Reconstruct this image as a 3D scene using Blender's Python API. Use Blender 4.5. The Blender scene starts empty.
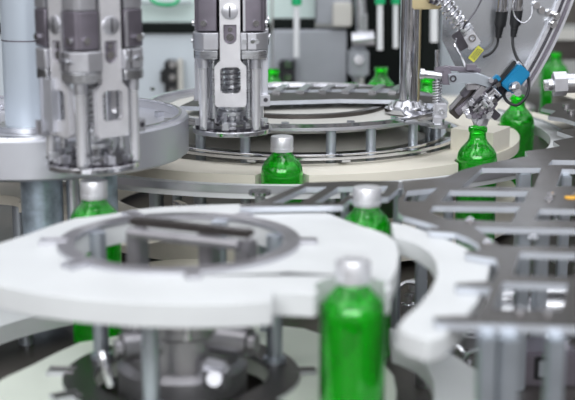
import bpy, bmesh, math, random
from mathutils import Vector, Matrix, geometry
random.seed(7)
PI = math.pi
SC = bpy.context.scene
COL = SC.collection
# ---------------------------------------------------------------- camera model (used for laying out real positions)
F = 1300.0; TH = math.atan(0.2192); CZ = 0.432
ct, st = math.cos(TH), math.sin(TH)
def ray(px, py):
    u = (px-287.5)/F; v = (py-200)/F
    return Vector((u, ct - v*st, -(st + v*ct)))
def P(px, py, z):
    r = ray(px, py); t = (z-CZ)/r.z
    return Vector((r.x*t, r.y*t, z))
def Q(px, py, Y):
    r = ray(px, py); t = Y/r.y
    return Vector((r.x*t, Y, CZ + r.z*t))
def P2(pts, z): return [tuple(P(x, y, z)[:2]) for x, y in pts]
# ---------------------------------------------------------------- materials
def mat(name, col, metal=0.0, rough=0.5, noise=0.0, nscale=40, bump=0.0, trans=0.0, spec=0.5, sss=0.0, coat=0.0, brushed=False, ior=1.45):
    m = bpy.data.materials.new(name); m.use_nodes = True
    nt = m.node_tree; b = nt.nodes['Principled BSDF']
    b.inputs['Base Color'].default_value = (*col, 1)
    b.inputs['Metallic'].default_value = metal
    b.inputs['Roughness'].default_value = rough
    b.inputs['Specular IOR Level'].default_value = spec
    b.inputs['IOR'].default_value = ior
    b.inputs['Transmission Weight'].default_value = trans
    b.inputs['Coat Weight'].default_value = coat
    if sss:
        b.inputs['Subsurface Weight'].default_value = sss
        b.inputs['Subsurface Radius'].default_value = (0.01, 0.01, 0.01)
    tc = nt.nodes.new('ShaderNodeTexCoord')
    n = nt.nodes.new('ShaderNodeTexNoise'); n.inputs['Scale'].default_value = nscale; n.inputs['Detail'].default_value = 5
    if brushed:
        mp = nt.nodes.new('ShaderNodeMapping'); mp.inputs['Scale'].default_value = (1, 1, 14)
        nt.links.new(tc.outputs['Object'], mp.inputs['Vector']); nt.links.new(mp.outputs[0], n.inputs['Vector'])
    else:
        nt.links.new(tc.outputs['Object'], n.inputs['Vector'])
    if noise:
        r = nt.nodes.new('ShaderNodeValToRGB')
        r.color_ramp.elements[0].position = 0.3; r.color_ramp.elements[1].position = 0.7
        r.color_ramp.elements[0].color = (*[max(0, c*(1-noise)) for c in col], 1)
        r.color_ramp.elements[1].color = (*[min(1, c*(1+noise*0.6)) for c in col], 1)
        nt.links.new(n.outputs['Fac'], r.inputs[0]); nt.links.new(r.outputs[0], b.inputs['Base Color'])
        mr = nt.nodes.new('ShaderNodeMapRange')
        mr.inputs['To Min'].default_value = max(0.02, rough-0.08); mr.inputs['To Max'].default_value = min(1, rough+0.1)
        nt.links.new(n.outputs['Fac'], mr.inputs[0]); nt.links.new(mr.outputs[0], b.inputs['Roughness'])
    if bump:
        bp = nt.nodes.new('ShaderNodeBump'); bp.inputs['Strength'].default_value = bump; bp.inputs['Distance'].default_value = 0.002
        nt.links.new(n.outputs['Fac'], bp.inputs['Height']); nt.links.new(bp.outputs[0], b.inputs['Normal'])
    return m
M = dict(
 white=mat('white_plastic', (.65,.665,.67), rough=.42, noise=.05, nscale=18, sss=.12),
 cream=mat('cream_plastic', (.78,.74,.64), rough=.45, noise=.06, nscale=14, sss=.1),
 edge=mat('lit_cut_edge', (.64,.67,.73), metal=.5, rough=.35, noise=.04),  # bare cut steel, paler still for front light put into the colour
 palegreen=mat('pale_plastic', (.74,.79,.70), rough=.45, noise=.05, nscale=16, sss=.1),
 steel=mat('brushed_steel', (.66,.67,.70), metal=1, rough=.28, noise=.12, nscale=60, brushed=True),
 mid=mat('turned_steel', (.36,.35,.37), metal=.9, rough=.36, noise=.12, nscale=40),
 bright=mat('polished_steel', (.72,.72,.75), metal=1, rough=.13, noise=.05, nscale=50),
 satin=mat('satin_steel', (.62,.62,.66), metal=.9, rough=.36, noise=.05, nscale=50),
 plate=mat('plate_steel', (.12,.108,.102), metal=1, rough=.36, noise=.18, nscale=25),
 post=mat('post_steel', (.46,.50,.55), metal=.8, rough=.38, noise=.08, nscale=25),
 dark=mat('dark_steel', (.10,.095,.11), metal=1, rough=.33, noise=.2, nscale=60),
 rod=mat('hardened_rod', (.80,.80,.83), metal=.7, rough=.22, noise=.03),
 gun=mat('gunmetal', (.22,.20,.235), metal=.8, rough=.42, noise=.1, nscale=50),
 head=mat('machined_alloy', (.84,.83,.86), metal=.6, rough=.32, noise=.05, nscale=60),
 drum=mat('satin_aluminium', (.62,.63,.68), metal=.75, rough=.4, noise=.04, nscale=20),
 column=mat('enamelled_column', (.52,.58,.65), metal=.35, rough=.35, noise=.04, nscale=8),
 mottled=mat('mottled_steel', (.42,.50,.58), metal=.6, rough=.35, noise=.45, nscale=45),
 black=mat('black_rubber', (.015,.016,.018), rough=.4, noise=.1),
 blackmetal=mat('black_panel', (.012,.015,.014), rough=.8, noise=.1, spec=.1),
 bed=mat('machine_bed', (.11,.10,.09), metal=.75, rough=.42, noise=.35, nscale=9, bump=.2),
 brass=mat('brass', (.66,.56,.34), metal=1, rough=.3, noise=.08),
 cap=mat('cap_aluminium', (.80,.80,.83), metal=.65, rough=.33, noise=.03, nscale=80),
 blue=mat('blue_housing', (.003,.20,.40), rough=.35, noise=.05),
 yellow=mat('yellow_label', (.78,.76,.10), rough=.5),
 orange=mat('orange_mark', (.85,.45,.05), rough=.5),
 ink=mat('label_ink', (.10,.12,.10), rough=.6),
 panel=mat('enamel_panel', (.60,.66,.71), rough=.4, noise=.06, nscale=3),
 greypanel=mat('grey_panel', (.40,.42,.46), metal=.4, rough=.42, noise=.2, nscale=5),
 window=mat('pale_window_panel', (.72,.86,.83), rough=.25, noise=.1, nscale=4),
 greenplastic=mat('green_plastic', (.01,.42,.16), rough=.4),
 tube=mat('white_tube', (.78,.80,.82), rough=.35),
 floor=mat('factory_floor', (.30,.30,.28), rough=.5, noise=.2, nscale=3),
 wall=mat('factory_wall', (.45,.46,.44), rough=.7, noise=.25, nscale=2),
 guard=mat('guard_sheet', (.60,.62,.66), metal=.85, rough=.2, noise=.10, nscale=6),
 pale=mat('pale_enamel', (.62,.61,.57), rough=.4, noise=.05, nscale=6),
 water=mat('clear_glaze', (.8,.85,.9), rough=.1, trans=.8),
)
def glass_mat():
    m = mat('green_glass', (.05,.86,.06), rough=.02, trans=.95, ior=1.45, coat=.3)
    return m
M['glass'] = glass_mat()
M['liquid'] = mat('green_liquid', (.05,.90,.04), rough=.05, trans=.68, ior=1.33)
# ---------------------------------------------------------------- mesh builder
class MB:
    def __init__(s): s.bm = bmesh.new()
    def _xf(s, vs, M_):
        if M_ is not None:
            for v in vs: v.co = M_ @ v.co
    def box(s, c, d, rot=None, M_=None, bev=0):
        r = bmesh.ops.create_cube(s.bm, size=1); vs = r['verts']
        for v in vs: v.co = Vector((v.co.x*d[0], v.co.y*d[1], v.co.z*d[2]))
        m = Matrix.Translation(c)
        if rot is not None: m = m @ rot
        if M_ is not None: m = M_ @ m
        for v in vs: v.co = m @ v.co
        if bev:
            es = list({e for v in vs for e in v.link_edges})
            bmesh.ops.bevel(s.bm, geom=es, offset=bev, segments=2, affect='EDGES', clamp_overlap=True)
        return s
    def cyl(s, a, b, r, r2=None, n=24, caps=True):
        a = Vector(a); b = Vector(b); ax = (b-a)
        if r2 is None: r2 = r
        m = Matrix.Translation((a+b)/2) @ ax.to_track_quat('Z', 'Y').to_matrix().to_4x4()
        bmesh.ops.create_cone(s.bm, cap_ends=caps, segments=n, radius1=r, radius2=r2, depth=ax.length, matrix=m)
        return s
    def lathe(s, prof, c=(0,0,0), n=40, closed=False, ax=None, wob=None):
        m = Matrix.Translation(c)
        if ax is not None: m = m @ Vector(ax).to_track_quat('Z','Y').to_matrix().to_4x4()
        rings = []
        for (r, z) in prof:
            ring = []
            for i in range(n):
                a = 2*PI*i/n; rr = r if wob is None else r*wob(i, z)
                ring.append(s.bm.verts.new(m @ Vector((rr*math.cos(a), rr*math.sin(a), z))))
            rings.append(ring)
        k = len(rings)
        for j in range(k if closed else k-1):
            A, B = rings[j], rings[(j+1) % k]
            for i in range(n):
                s.bm.faces.new((A[i], A[(i+1)%n], B[(i+1)%n], B[i]))
        if not closed:
            s.bm.faces.new(list(reversed(rings[0]))); s.bm.faces.new(rings[-1])
        return s
    def ring(s, c, r0, r1, z0, z1, n=96, ax=None):
        return s.lathe([(r0,z0),(r1,z0),(r1,z1),(r0,z1)], c, n, closed=True, ax=ax)
    def arc(s, c, r0, r1, z0, z1, a0, a1, n=48):
        pts = [(c[0]+r1*math.cos(a0+(a1-a0)*i/n), c[1]+r1*math.sin(a0+(a1-a0)*i/n)) for i in range(n+1)]
        pts += [(c[0]+r0*math.cos(a1-(a1-a0)*i/n), c[1]+r0*math.sin(a1-(a1-a0)*i/n)) for i in range(n+1)]
        return s.prism(pts, z0, z1)
    def prism(s, pts, z0, z1, holes=(), M_=None):
        loops = [list(pts)] + [list(h) for h in holes]
        tris = geometry.tessellate_polygon([[Vector((x,y,0)) for x,y in l] for l in loops])
        flat = [p for l in loops for p in l]
        def T(v): return M_ @ v if M_ is not None else v
        bot = [s.bm.verts.new(T(Vector((x,y,z0)))) for x,y in flat]
        top = [s.bm.verts.new(T(Vector((x,y,z1)))) for x,y in flat]
        for t in tris:
            try:
                s.bm.faces.new([top[i] for i in t]); s.bm.faces.new([bot[i] for i in reversed(t)])
            except ValueError: pass
        o = 0
        for l in loops:
            n = len(l)
            for i in range(n):
                a, b = o+i, o+(i+1)%n
                try: s.bm.faces.new((bot[a], bot[b], top[b], top[a]))
                except ValueError: pass
            o += n
        return s
    def tube(s, pts, r, n=10, sm=6):
        P_ = [Vector(p) for p in pts]
        if sm and len(P_) > 2:
            out = []
            for i in range(len(P_)-1):
                p0 = P_[max(i-1,0)]; p1 = P_[i]; p2 = P_[i+1]; p3 = P_[min(i+2,len(P_)-1)]
                for k in range(sm):
                    t = k/sm
                    out.append(.5*((2*p1)+(p2-p0)*t+(2*p0-5*p1+4*p2-p3)*t*t+(3*p1-p0-3*p2+p3)*t**3))
            out.append(P_[-1]); P_ = out
        rings = []; up = Vector((0.13,0.21,0.97))
        for i, p in enumerate(P_):
            d = (P_[min(i+1,len(P_)-1)]-P_[max(i-1,0)]).normalized()
            a = d.cross(up)
            if a.length < 1e-3: a = d.cross(Vector((1,0,0)))
            a.normalize(); b = d.cross(a)
            up = b if b.dot(up) > 0 else -b
            b = up; a = d.cross(b).normalized()
            rings.append([s.bm.verts.new(p + r*(math.cos(2*PI*k/n)*a+math.sin(2*PI*k/n)*b)) for k in range(n)])
        for A, B in zip(rings, rings[1:]):
            for k in range(n): s.bm.faces.new((A[k],A[(k+1)%n],B[(k+1)%n],B[k]))
        s.bm.faces.new(rings[0]); s.bm.faces.new(rings[-1])
        return s
    def spring(s, a, b, R, r, turns, n=14):
        a = Vector(a); b = Vector(b); q = (b-a).to_track_quat('Z','Y'); L = (b-a).length
        pts = []
        for i in range(int(turns*n)+1):
            t = i/(turns*n); an = 2*PI*i/n
            pts.append(a + q @ Vector((R*math.cos(an), R*math.sin(an), L*t)))
        return s.tube(pts, r, 8, 0)
    def hexa(s, a, b, r): return s.cyl(a, b, r, n=6)
    def build(s, name, m, parent=None, bevel=0, smooth=True, M_=None, edge=None):
        bmesh.ops.recalc_face_normals(s.bm, faces=s.bm.faces)
        if M_ is not None: bmesh.ops.transform(s.bm, matrix=M_, verts=s.bm.verts)
        base = Vector(parent['_o']) if parent is not None and '_o' in parent else Vector((0,0,0))
        if base.length > 0:
            bmesh.ops.translate(s.bm, vec=-base, verts=s.bm.verts)
        me = bpy.data.meshes.new(name); s.bm.to_mesh(me); s.bm.free()
        me.materials.append(m)
        o = bpy.data.objects.new(name, me); COL.objects.link(o)
        if parent is not None: o.parent = parent
        if smooth:
            for p in me.polygons: p.use_smooth = True
            try: me.set_sharp_from_angle(angle=math.radians(32))
            except Exception: pass
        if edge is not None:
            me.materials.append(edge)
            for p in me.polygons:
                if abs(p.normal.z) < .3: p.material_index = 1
        if bevel:
            bv = o.modifiers.new('bevel', 'BEVEL'); bv.width = bevel; bv.segments = 2; bv.limit_method = 'ANGLE'; bv.angle_limit = math.radians(40)
        return o
def thing(name, label, cat, loc=(0,0,0), group=None, world=True):
    o = bpy.data.objects.new(name, None); COL.objects.link(o); o.empty_display_size = .02
    o.location = loc; o['label'] = label; o['category'] = cat
    if group: o['group'] = group
    if world: o['_o'] = tuple(loc)          # children are given in world coordinates
    return o
def tag(o, label, cat, group=None):
    o['label'] = label; o['category'] = cat
    if group: o['group'] = group
    return o
def struct(o): o['kind'] = 'structure'; return o
def RX(d): return Matrix.Rotation(math.radians(d), 4, 'X')
def RY(d): return Matrix.Rotation(math.radians(d), 4, 'Y')
def RZ(d): return Matrix.Rotation(math.radians(d), 4, 'Z')
def T(v): return Matrix.Translation(v)

BASE = -0.03      # deck on which the bottles stand
# ---------------------------------------------------------------- setting
b = MB(); b.box((0, 2.5, -.98), (9, 9, .06)); struct(b.build('floor', M['floor'], smooth=False))
b = MB(); b.box((0, 6.2, .9), (9, .08, 3.7)); struct(b.build('wall_back', M['wall'], smooth=False))
b = MB(); b.box((0, 2.0, (BASE-.95)/2-.0), (3.2, 2.9, BASE+.95), bev=.004)
bed = tag(b.build('machine_bed', M['bed']), 'long dark steel machine deck carrying the whole bottling line', 'machine bed')

# ---------------------------------------------------------------- bottles
def bottle_proto(cap=True):
    t = thing('glass_bottle', 'x', 'bottle', world=False)
    prof = [(.0005,.004),(.022,.003),(.0255,.0),(.0275,.004),(.0275,.060),(.0275,.132),(.0272,.139),(.0258,.146),(.0225,.152),(.0175,.1575),(.0135,.162),(.0118,.166),(.0112,.171),(.0112,.174),(.0126,.175),(.0130,.178),(.0126,.1815),(.0100,.182)]
    inn = [(.0095,.180),(.0095,.166),(.0115,.161),(.0165,.1545),(.0215,.149),(.0245,.142),(.0252,.134),(.0252,.008),(.0005,.008)]
    b = MB(); b.lathe(prof+inn, n=48); b.build('glass_body', M['glass'], t)
    li = [(.0005,.009),(.0245,.009),(.0247,.134),(.0240,.141),(.0211,.148),(.0170,.153),(.0005,.153)]
    b = MB(); b.lathe(li, n=40); b.build('liquid', M['liquid'], t)
    if cap:
        b = MB()
        b.lathe([(.0131,.1655),(.0146,.1655),(.0148,.1670),(.0148,.1700),(.0141,.1704),(.0141,.1712),(.0146,.1716),(.0147,.1830),(.0138,.1848),(.0005,.185),(.0005,.1832),(.0131,.1832)], n=72,
                wob=lambda i, z: 1.0 if z < .1716 or z > .1835 else (1.0 if i % 2 else .982))
        b.build('screw_cap', M['cap'], t)
    return t
def copy_tree(o, parent=None):
    c = o.copy(); COL.objects.link(c); c.parent = parent
    for ch in list(o.children): copy_tree(ch, c)
    return c
capped = bottle_proto(True); openb = bottle_proto(False)
used = {}
def bottle(x, y, label, cap=True, rz=0, group=None, z=BASE):
    src = capped if cap else openb
    if cap not in used: o = src; used[cap] = 1
    else: o = copy_tree(src)
    o.location = (x, y, z); o.rotation_euler = (0,0,rz); o['label'] = label
    if group: o['group'] = group
    return o
G = 'green glass bottles on the line'
b1 = P(353,258,.155); b1.y -= .004
bottle(b1.x, b1.y, 'large blurred green bottle with silver cap standing nearest in front', group=G)
b2 = P(367,187,.155)
bottle(b2.x, b2.y, 'green bottle with silver cap behind the right edge of the white star disc', rz=.5, group=G)
b3 = P(93.5,180,.155)
bottle(b3.x, b3.y, 'capped green bottle under the left capping head, behind white star disc', rz=1, group=G)
b4 = P(282,136,.155)
bottle(b4.x, b4.y, 'capped green bottle in the cream ring just right of the middle capping head', rz=2, group=G)
b5 = P(478,126,.1525)
bottle(b5.x, b5.y, 'open green bottle without cap right below the tip of the gripper', cap=False, group=G)
b6 = P(518,95,.1525)
bottle(b6.x, b6.y, 'open green bottle behind the blue sensor block and cable loop', cap=False, rz=1.1, group=G)

# ---------------------------------------------------------------- front star wheel
SWC = Vector((-.101, 1.18, 0)); ZU = .132
star = thing('star_wheel', 'big thick white plastic star wheel with steel ring in the foreground', 'star wheel', (SWC.x, SWC.y, BASE))
arcp = [(b1.x+.0315*math.cos(math.radians(a)), b1.y+.0315*math.sin(math.radians(a))) for a in range(205, -40, -12)]
L1 = P2([(272,301),(272,292),(296,293),(314,294)], ZU)
L2 = P2([(384,287),(392,278),(397,267),(399,253),(396,242),(388,235),(376,230),(362,226),(348,221),(330,214),(305,208),(270,205),(235,204),(200,205),(160,207),(130,210),(112,213.5),(95,216),(75,218),(50,226),(25,235),(0,243),(-22,252),(-36,264),(-26,276),(0,286),(40,294),(80,299),(130,303),(180,304.5),(230,304)], ZU)
outl = L1 + arcp + L2
ringhole = [(SWC.x+.100*math.cos(-2*PI*i/64), SWC.y+.100*math.sin(-2*PI*i/64)) for i in range(64)]
b = MB(); b.prism(outl, ZU-.020, ZU, [ringhole]); b.build('upper_disc', M['white'], star, bevel=.0015)
b = MB(); b.prism(outl, -.018, .000, [[(SWC.x+.085*math.cos(-2*PI*i/64), SWC.y+.085*math.sin(-2*PI*i/64)) for i in range(64)]]); b.build('lower_disc', M['palegreen'], star, bevel=.0015)
def clampring(zt, nm, r0, r1, angs):
    b = MB(); b.ring((SWC.x,SWC.y,0), r0, r1, zt, zt+.004)
    for a in angs:
        ca, sa = math.cos(math.radians(a)), math.sin(math.radians(a))
        m = T((SWC.x+(r1+.004)*ca, SWC.y+(r1+.004)*sa, zt+.0022)) @ RZ(a)
        b.box((0,0,0), (.024,.014,.004), M_=m, bev=.001)
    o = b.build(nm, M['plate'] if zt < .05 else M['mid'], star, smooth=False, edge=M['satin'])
    for a in angs:
        ca, sa = math.cos(math.radians(a)), math.sin(math.radians(a))
        c = MB(); x, y = SWC.x+(r1+.004)*ca, SWC.y+(r1+.004)*sa
        c.hexa((x,y,zt+.004), (x,y,zt+.009), .005); c.build('bolt', M['bright'], o)
    return o
clampring(ZU, 'clamp_ring', .098, .113, (-158+24, -80, 0, 62, 118, 182))
clampring(.000, 'lower_clamp_ring', .083, .113, (-150,-95,-40,5,60,120,176))
for a in (20, 70, 152, 258):
    r = .094 if a != 262 else .098
    x, y = SWC.x+r*math.cos(math.radians(a)), SWC.y+r*math.sin(math.radians(a))
    b = MB(); b.cyl((x,y,.004), (x,y,ZU+.0), .0078); b.ring((x,y,0), .0078, .011, .004, .009, n=24)
    b.build('spacer_post', M['post'], star)
# cross bars on top, carried on two short uprights
A0 = P(137,221,ZU+.020); A1 = P(246,233,ZU+.020)
b = MB(); d = (A1-A0); ang = math.degrees(math.atan2(d.y, d.x)); mid = (A0+A1)/2
b.box(mid, (d.length+.012,.014,.007), RZ(ang), bev=.002); b.build('cross_bar', M['plate'], star)
b = MB(); off = Vector((-d.y, d.x, 0)).normalized()*.024
b.cyl(A0+off*-.6+Vector((0,0,-.008)), A1+off*-.6+Vector((0,0,-.008)), .0050); b.build('round_bar', M['mid'], star)
for p, nm in ((A0, 'upright'), (A1, 'upright'), (A0*.35+A1*.65+Vector((0,.035,0)), 'upright')):
    b = MB(); b.box((p.x, p.y, ZU-.022), (.014,.022,.070), RZ(ang), bev=.002)
    b.build(nm, M['mid'], star)
# lower hub with clamp
b = MB()
b.lathe([(.062,-.028),(.062,.012),(.054,.018),(.054,.050),(.060,.054),(.060,.070),(.048,.076),(.030,.078),(.030,.100),(.001,.100)], (SWC.x, SWC.y+.006, 0), 56)
b.build('hub', M['mid'], star)
b = MB()
for i, (px, py, zz) in enumerate(((122,348,.045),(250,342,.05))):
    p = P(px,py,zz); b.cyl((p.x,p.y,zz), (p.x+(.05 if i==0 else -.05), p.y+.02, zz), .014, n=28)
    b.cyl((p.x,p.y-.002,zz), (p.x+(-.006 if i==0 else .006), p.y-.004, zz), .009, n=20)
b.build('clamp_screw', M['mid'], star)
p = P(215,375,.02); b = MB(); b.box(p, (.026,.018,.030), RX(25) @ RZ(-20), bev=.004); b.cyl(p+Vector((0,-.009,.0)), p+Vector((0,-.016,0.002)), .007)
b.build('latch_block', M['satin'], star)
b = MB(); p = P(102,352,.05); b.tube([p, p+Vector((.004,-.004,-.014)), p+Vector((.008,-.004,-.030))], .0042, 10); b.build('lever', M['bright'], star)
for k in range(7):
    a = math.radians(20+k*52); b = MB(); x, y = SWC.x+.057*math.cos(a), SWC.y+.006+.057*math.sin(a)
    b.cyl((x,y,.054),(x,y,.076),.005); b.build('bolt', M['bright'], star)

td = thing('transfer_disc', 'low cream round disc seen through the hole of the star wheel', 'transfer disc', (-.125,1.53,BASE))
b = MB(); b.ring((-.125,1.53,0), .03, .103, -.018, -.004); b.build('disc', M['cream'], td, bevel=.001)
b = MB(); b.lathe([(.04,BASE),(.04,-.018),(.0295,-.018),(.0295,.004),(.001,.004),(.001,BASE)], (-.125,1.53,0), 40); b.build('hub', M['mid'], td)

# ---------------------------------------------------------------- curved white guide right of the star wheel
gpx = [(391,222),(408,225),(432,233),(462,245),(486,257),(491,263),(487,280),(478,300),(462,320),(442,336),(428,339),(408,334),(397,327),(404,317),(418,305),(430,290),(437,275),(436,262),(430,252),(418,244),(405,239),(394,236)]
gd = thing('curved_guide', 'white crescent-shaped bottle guide in two layers right of the star wheel', 'bottle guide', tuple(P(450,300,BASE)))
gout = P2(gpx, ZU)
b = MB(); b.prism(gout, ZU-.018, ZU); b.build('upper_guide', M['white'], gd, bevel=.0015)
b = MB(); b.prism(gout, .004, .022); b.build('lower_guide', M['white'], gd, bevel=.0015)
for px, py in ((450,240),):
    p = P(px,py,ZU); b = MB(); b.cyl((p.x,p.y,BASE),(p.x,p.y,ZU-.018),.007); b.build('support_post', M['post'], gd)
gl = thing('curved_guide', 'low white curved bottle guide at the far left under the star disc', 'bottle guide', (SWC.x-.24, SWC.y+.06, BASE))
b = MB(); b.arc((SWC.x,SWC.y), .241, .305, -.012, .008, math.radians(118), math.radians(196)); b.build('guide_plate', M['white'], gl, bevel=.0015)
for a in (135, 180):
    x, y = SWC.x+.265*math.cos(math.radians(a)), SWC.y+.265*math.sin(math.radians(a))
    b = MB(); b.cyl((x,y,BASE),(x,y,-.012),.008); b.build('support_post', M['post'], gl)

# ---------------------------------------------------------------- steel lattice plates
ZL = ZU+.0065
lat = thing('support_lattice', 'dark steel lattice plate with slotted windows on posts at the right', 'support frame', tuple(P(540,300,BASE)))
lo = [(404,193),(402,181),(446,177),(462,170),(484,164),(500,161),(528,156),(525,151),(544,149),(560,146),(553,141),(574,137),(557,131),(592,125),(660,118),(670,330),(436,322),(433,317),(455,315.5),(477,316),(485,302),(491,288),(457,287),(455,283.5),(470,282),(493,281),(498,268),(496,259),(483,257),(466,254),(465,251),(480,250),(478,244),(468,238),(455,233),(430,231),(428,228),(440,227),(425,222),(403,216),(398,212),(398,199)]
lh = [
 [(407,191),(437,188),(424,201),(404,201)],
 [(462,187),(482,168),(541,168),(534,187)],
 [(450,190.5),(528,191.5),(524,202),(441,201)],
 [(433,206),(520,207),(511,222),(446,219),(430,212)],
 [(474,227),(560,228.5),(640,229),(640,247),(500,246)],
 [(520,252),(577,253.5),(574,277),(513,275)],
 [(503,282),(568,284),(561,310),(493,309)],
 [(552,160),(640,161),(640,165.5),(548,165)],
 [(562,169),(640,170),(640,187),(556,186)],
 [(540,209),(640,210),(640,221),(534,220)],
 [(588,255),(640,256),(640,308),(580,308)],
]
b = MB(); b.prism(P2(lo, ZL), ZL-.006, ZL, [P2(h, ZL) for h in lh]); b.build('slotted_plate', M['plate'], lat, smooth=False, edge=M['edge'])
posts = [(487.5,326,.0062),(509,327,.0070),(556,328,.0062),(543,203,.0068),(524,167,.0075),(524,225,.006),(423,188,.006),(600,250,.007),(600,150,.007),(566,170,.006),(497,252,.0055)]
for px, py, r in posts:
    p = P(px,py,ZL); b = MB(); b.box((p.x,p.y,(BASE+ZL-.006)/2), (2*r,2*r,ZL-.006-BASE), RZ(8), bev=.0016); b.build('post', M['post'], lat)
for px, py in ((551,196),(549,201),(533,240),(470,222),(577,196),(488,244),(548,313),(520,313)):
    p = P(px,py,ZL); b = MB(); b.cyl((p.x,p.y,ZL),(p.x,p.y,ZL+.0025),.0042,n=20); b.hexa((p.x,p.y,ZL+.0025),(p.x,p.y,ZL+.0045),.0022); b.build('bolt', M['bright'], lat)
p = P(571,198,ZL); b = MB(); b.cyl((p.x,p.y,ZL),(p.x,p.y,ZL+.001),.007,n=20); b.build('orange_cap', M['orange'], lat)['label']='orange round cap'

ZM = ZU+.0078
lat2 = thing('support_lattice', 'thin dark steel strut frame between star wheel and cream ring', 'support frame', tuple(P(330,196,BASE)))
lo2 = [(240,204),(256,203),(300,185),(306,182.5),(350,181),(399,181),(398,189),(388,197),(350,199),(343,205.5),(300,206),(240,207)]
lh2 = [[(272,203),(306,187),(327,187),(300,203)], [(314,203),(338,187),(388,186),(384,193),(347,196),(338,203)]]
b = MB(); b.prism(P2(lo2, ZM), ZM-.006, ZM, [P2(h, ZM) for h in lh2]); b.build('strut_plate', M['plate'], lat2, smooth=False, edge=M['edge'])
for px, py in ((264,202),(345,182.5),(398,184)):
    p = P(px,py,ZM); b = MB(); b.cyl((p.x,p.y,BASE),(p.x,p.y,ZM-.006),.005); b.build('post', M['post'], lat2)
p = P(260,196,.12)
ad = thing('adjuster_post', 'short steel adjusting post with nut beside the green bottle', 'adjuster', (p.x,p.y,BASE))
b = MB(); b.cyl((p.x,p.y,BASE),(p.x,p.y,.122),.006); b.build('shaft', M['steel'], ad)
b = MB(); b.hexa((p.x,p.y,.100),(p.x,p.y,.110),.012); b.cyl((p.x,p.y,.122),(p.x,p.y,.126),.013,n=20); b.build('nut', M['bright'], ad)

# ---------------------------------------------------------------- rear carousel (cream)
CC = Vector((0, 2.0, 0)); ZC = .100
car = thing('carousel_ring', 'large cream carousel ring with bottle pockets behind the star wheel', 'carousel', (0,2.0,BASE))
def pocket_disc(c, R, bots, pr, n=240):
    pts = []
    for i in range(n):
        a = 2*PI*i/n; p = Vector((c.x+R*math.cos(a), c.y+R*math.sin(a), 0))
        for q in bots:
            v = Vector((q[0]-c.x, q[1]-c.y, 0)); dd = v.length; u = v/dd
            # ray / circle: pull the rim back to the pocket wall
            dr = Vector((math.cos(a), math.sin(a), 0)); tca = v.dot(dr); d2 = dd*dd - tca*tca
            if tca > 0 and d2 < pr*pr:
                t = tca - math.sqrt(pr*pr-d2)
                if t < (p-c).length: p = c + dr*t
        pts.append((p.x, p.y))
    return pts
extra = [P(425,85,.155), P(381,66,.155)]
pk = [(b4.x,b4.y),(b5.x,b5.y),(b6.x,b6.y)] + [(CC.x+.372*math.cos(math.radians(a)), CC.y+.372*math.sin(math.radians(a))) for a in (-136, 178, 134, 49)]
rim = pocket_disc(CC, .356, pk, .0305, 480)
hole = [(CC.x+.278*math.cos(-2*PI*i/72), CC.y+.278*math.sin(-2*PI*i/72)) for i in range(72)]
b = MB(); b.prism(rim, ZC-.012, ZC+.004, [hole]); b.build('upper_ring', M['cream'], car, bevel=.0012)
b = MB(); b.prism(rim, -.02, .02, [hole]); b.build('lower_ring', M['cream'], car, bevel=.0012)
for k in range(10):
    a = math.radians(17+36*k); x, y = .305*math.cos(a), 2+.305*math.sin(a)
    b = MB(); b.cyl((x,y,.02),(x,y,ZC-.012),.008); b.build('spacer_post', M['post'], car)
# outer guide arc
og = thing('outer_guide', 'thin cream curved guide rail running round the carousel bottles', 'bottle guide', (.2,1.62,BASE))
b = MB(); b.arc((0,2.0), .402, .427, ZC-.012, ZC+.002, math.radians(-128), math.radians(32), 96); b.build('guide_rail', M['white'], og, bevel=.001)
b = MB(); b.arc((0,2.0), .4272, .4300, ZC-.004, ZC+.005, math.radians(-128), math.radians(32), 96); b.build('wear_strip', M['satin'], og)
b = MB(); b.arc((0,2.0), .432, .480, ZC-.012, ZC, math.radians(-14), math.radians(48), 48); b.build('side_table', M['cream'], og, bevel=.001)
for a in (-92,-75,-60,-30,-5,20):
    x, y = .416*math.cos(math.radians(a)), 2+.416*math.sin(math.radians(a))
    b = MB(); b.cyl((x,y,BASE),(x,y,ZC-.012),.006); b.build('support_post', M['post'], og)
b = MB(); b.arc((0,2.0), .285, .352, ZC+.004, .134, math.radians(-35), math.radians(-24)); b.build('pocket_block', M['cream'], car, bevel=.002)
# inner steel track frame
tf = thing('track_frame', 'polished steel double track ring standing inside the carousel', 'track frame', (.015,1.95,BASE))
TC = (.015,1.95)
b = MB(); b.ring((*TC,0), .205, .224, .112, .116); b.build('lower_track', M['bright'], tf, bevel=.0006)
b = MB(); b.ring((*TC,0), .238, .246, .112, .116); b.build('outer_track', M['bright'], tf)
for a in range(-165, 180, 30):
    m = T((TC[0]+.231*math.cos(math.radians(a)), TC[1]+.231*math.sin(math.radians(a)), .110)) @ RZ(a)
    b = MB(); b.box((0,0,0), (.030,.012,.003), M_=m); b.build('track_bridge', M['steel'], tf)
b = MB(); b.ring((*TC,0), .196, .226, .148, .153); b.build('upper_track', M['satin'], tf, bevel=.0008)
b = MB(); b.lathe([(.001,.140),(.196,.140),(.196,.1505),(.001,.1505)], (*TC,0), 72); b.build('upper_table', M['pale'], tf)
b = MB(); b.ring((*TC,0), .120, .132, .1505, .156); b.build('inner_lip', M['plate'], tf)
b = MB(); b.ring((*TC,0), .222, .2265, .153, .158); b.build('track_lip', M['bright'], tf)
b = MB(); b.lathe([(.001,.085),(.205,.085),(.205,.100),(.150,.118),(.001,.120)], (*TC,0), 72); b.build('inner_table', M['pale'], tf)
for a in (-78,-62,-110,-40,-15,20,60,100,140,180,215,-130):
    x, y = TC[0]+.212*math.cos(math.radians(a)), TC[1]+.212*math.sin(math.radians(a))
    b = MB(); b.cyl((x,y,.02 if False else BASE),(x,y,.148),.007); b.build('track_post', M['post'], tf)
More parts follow.
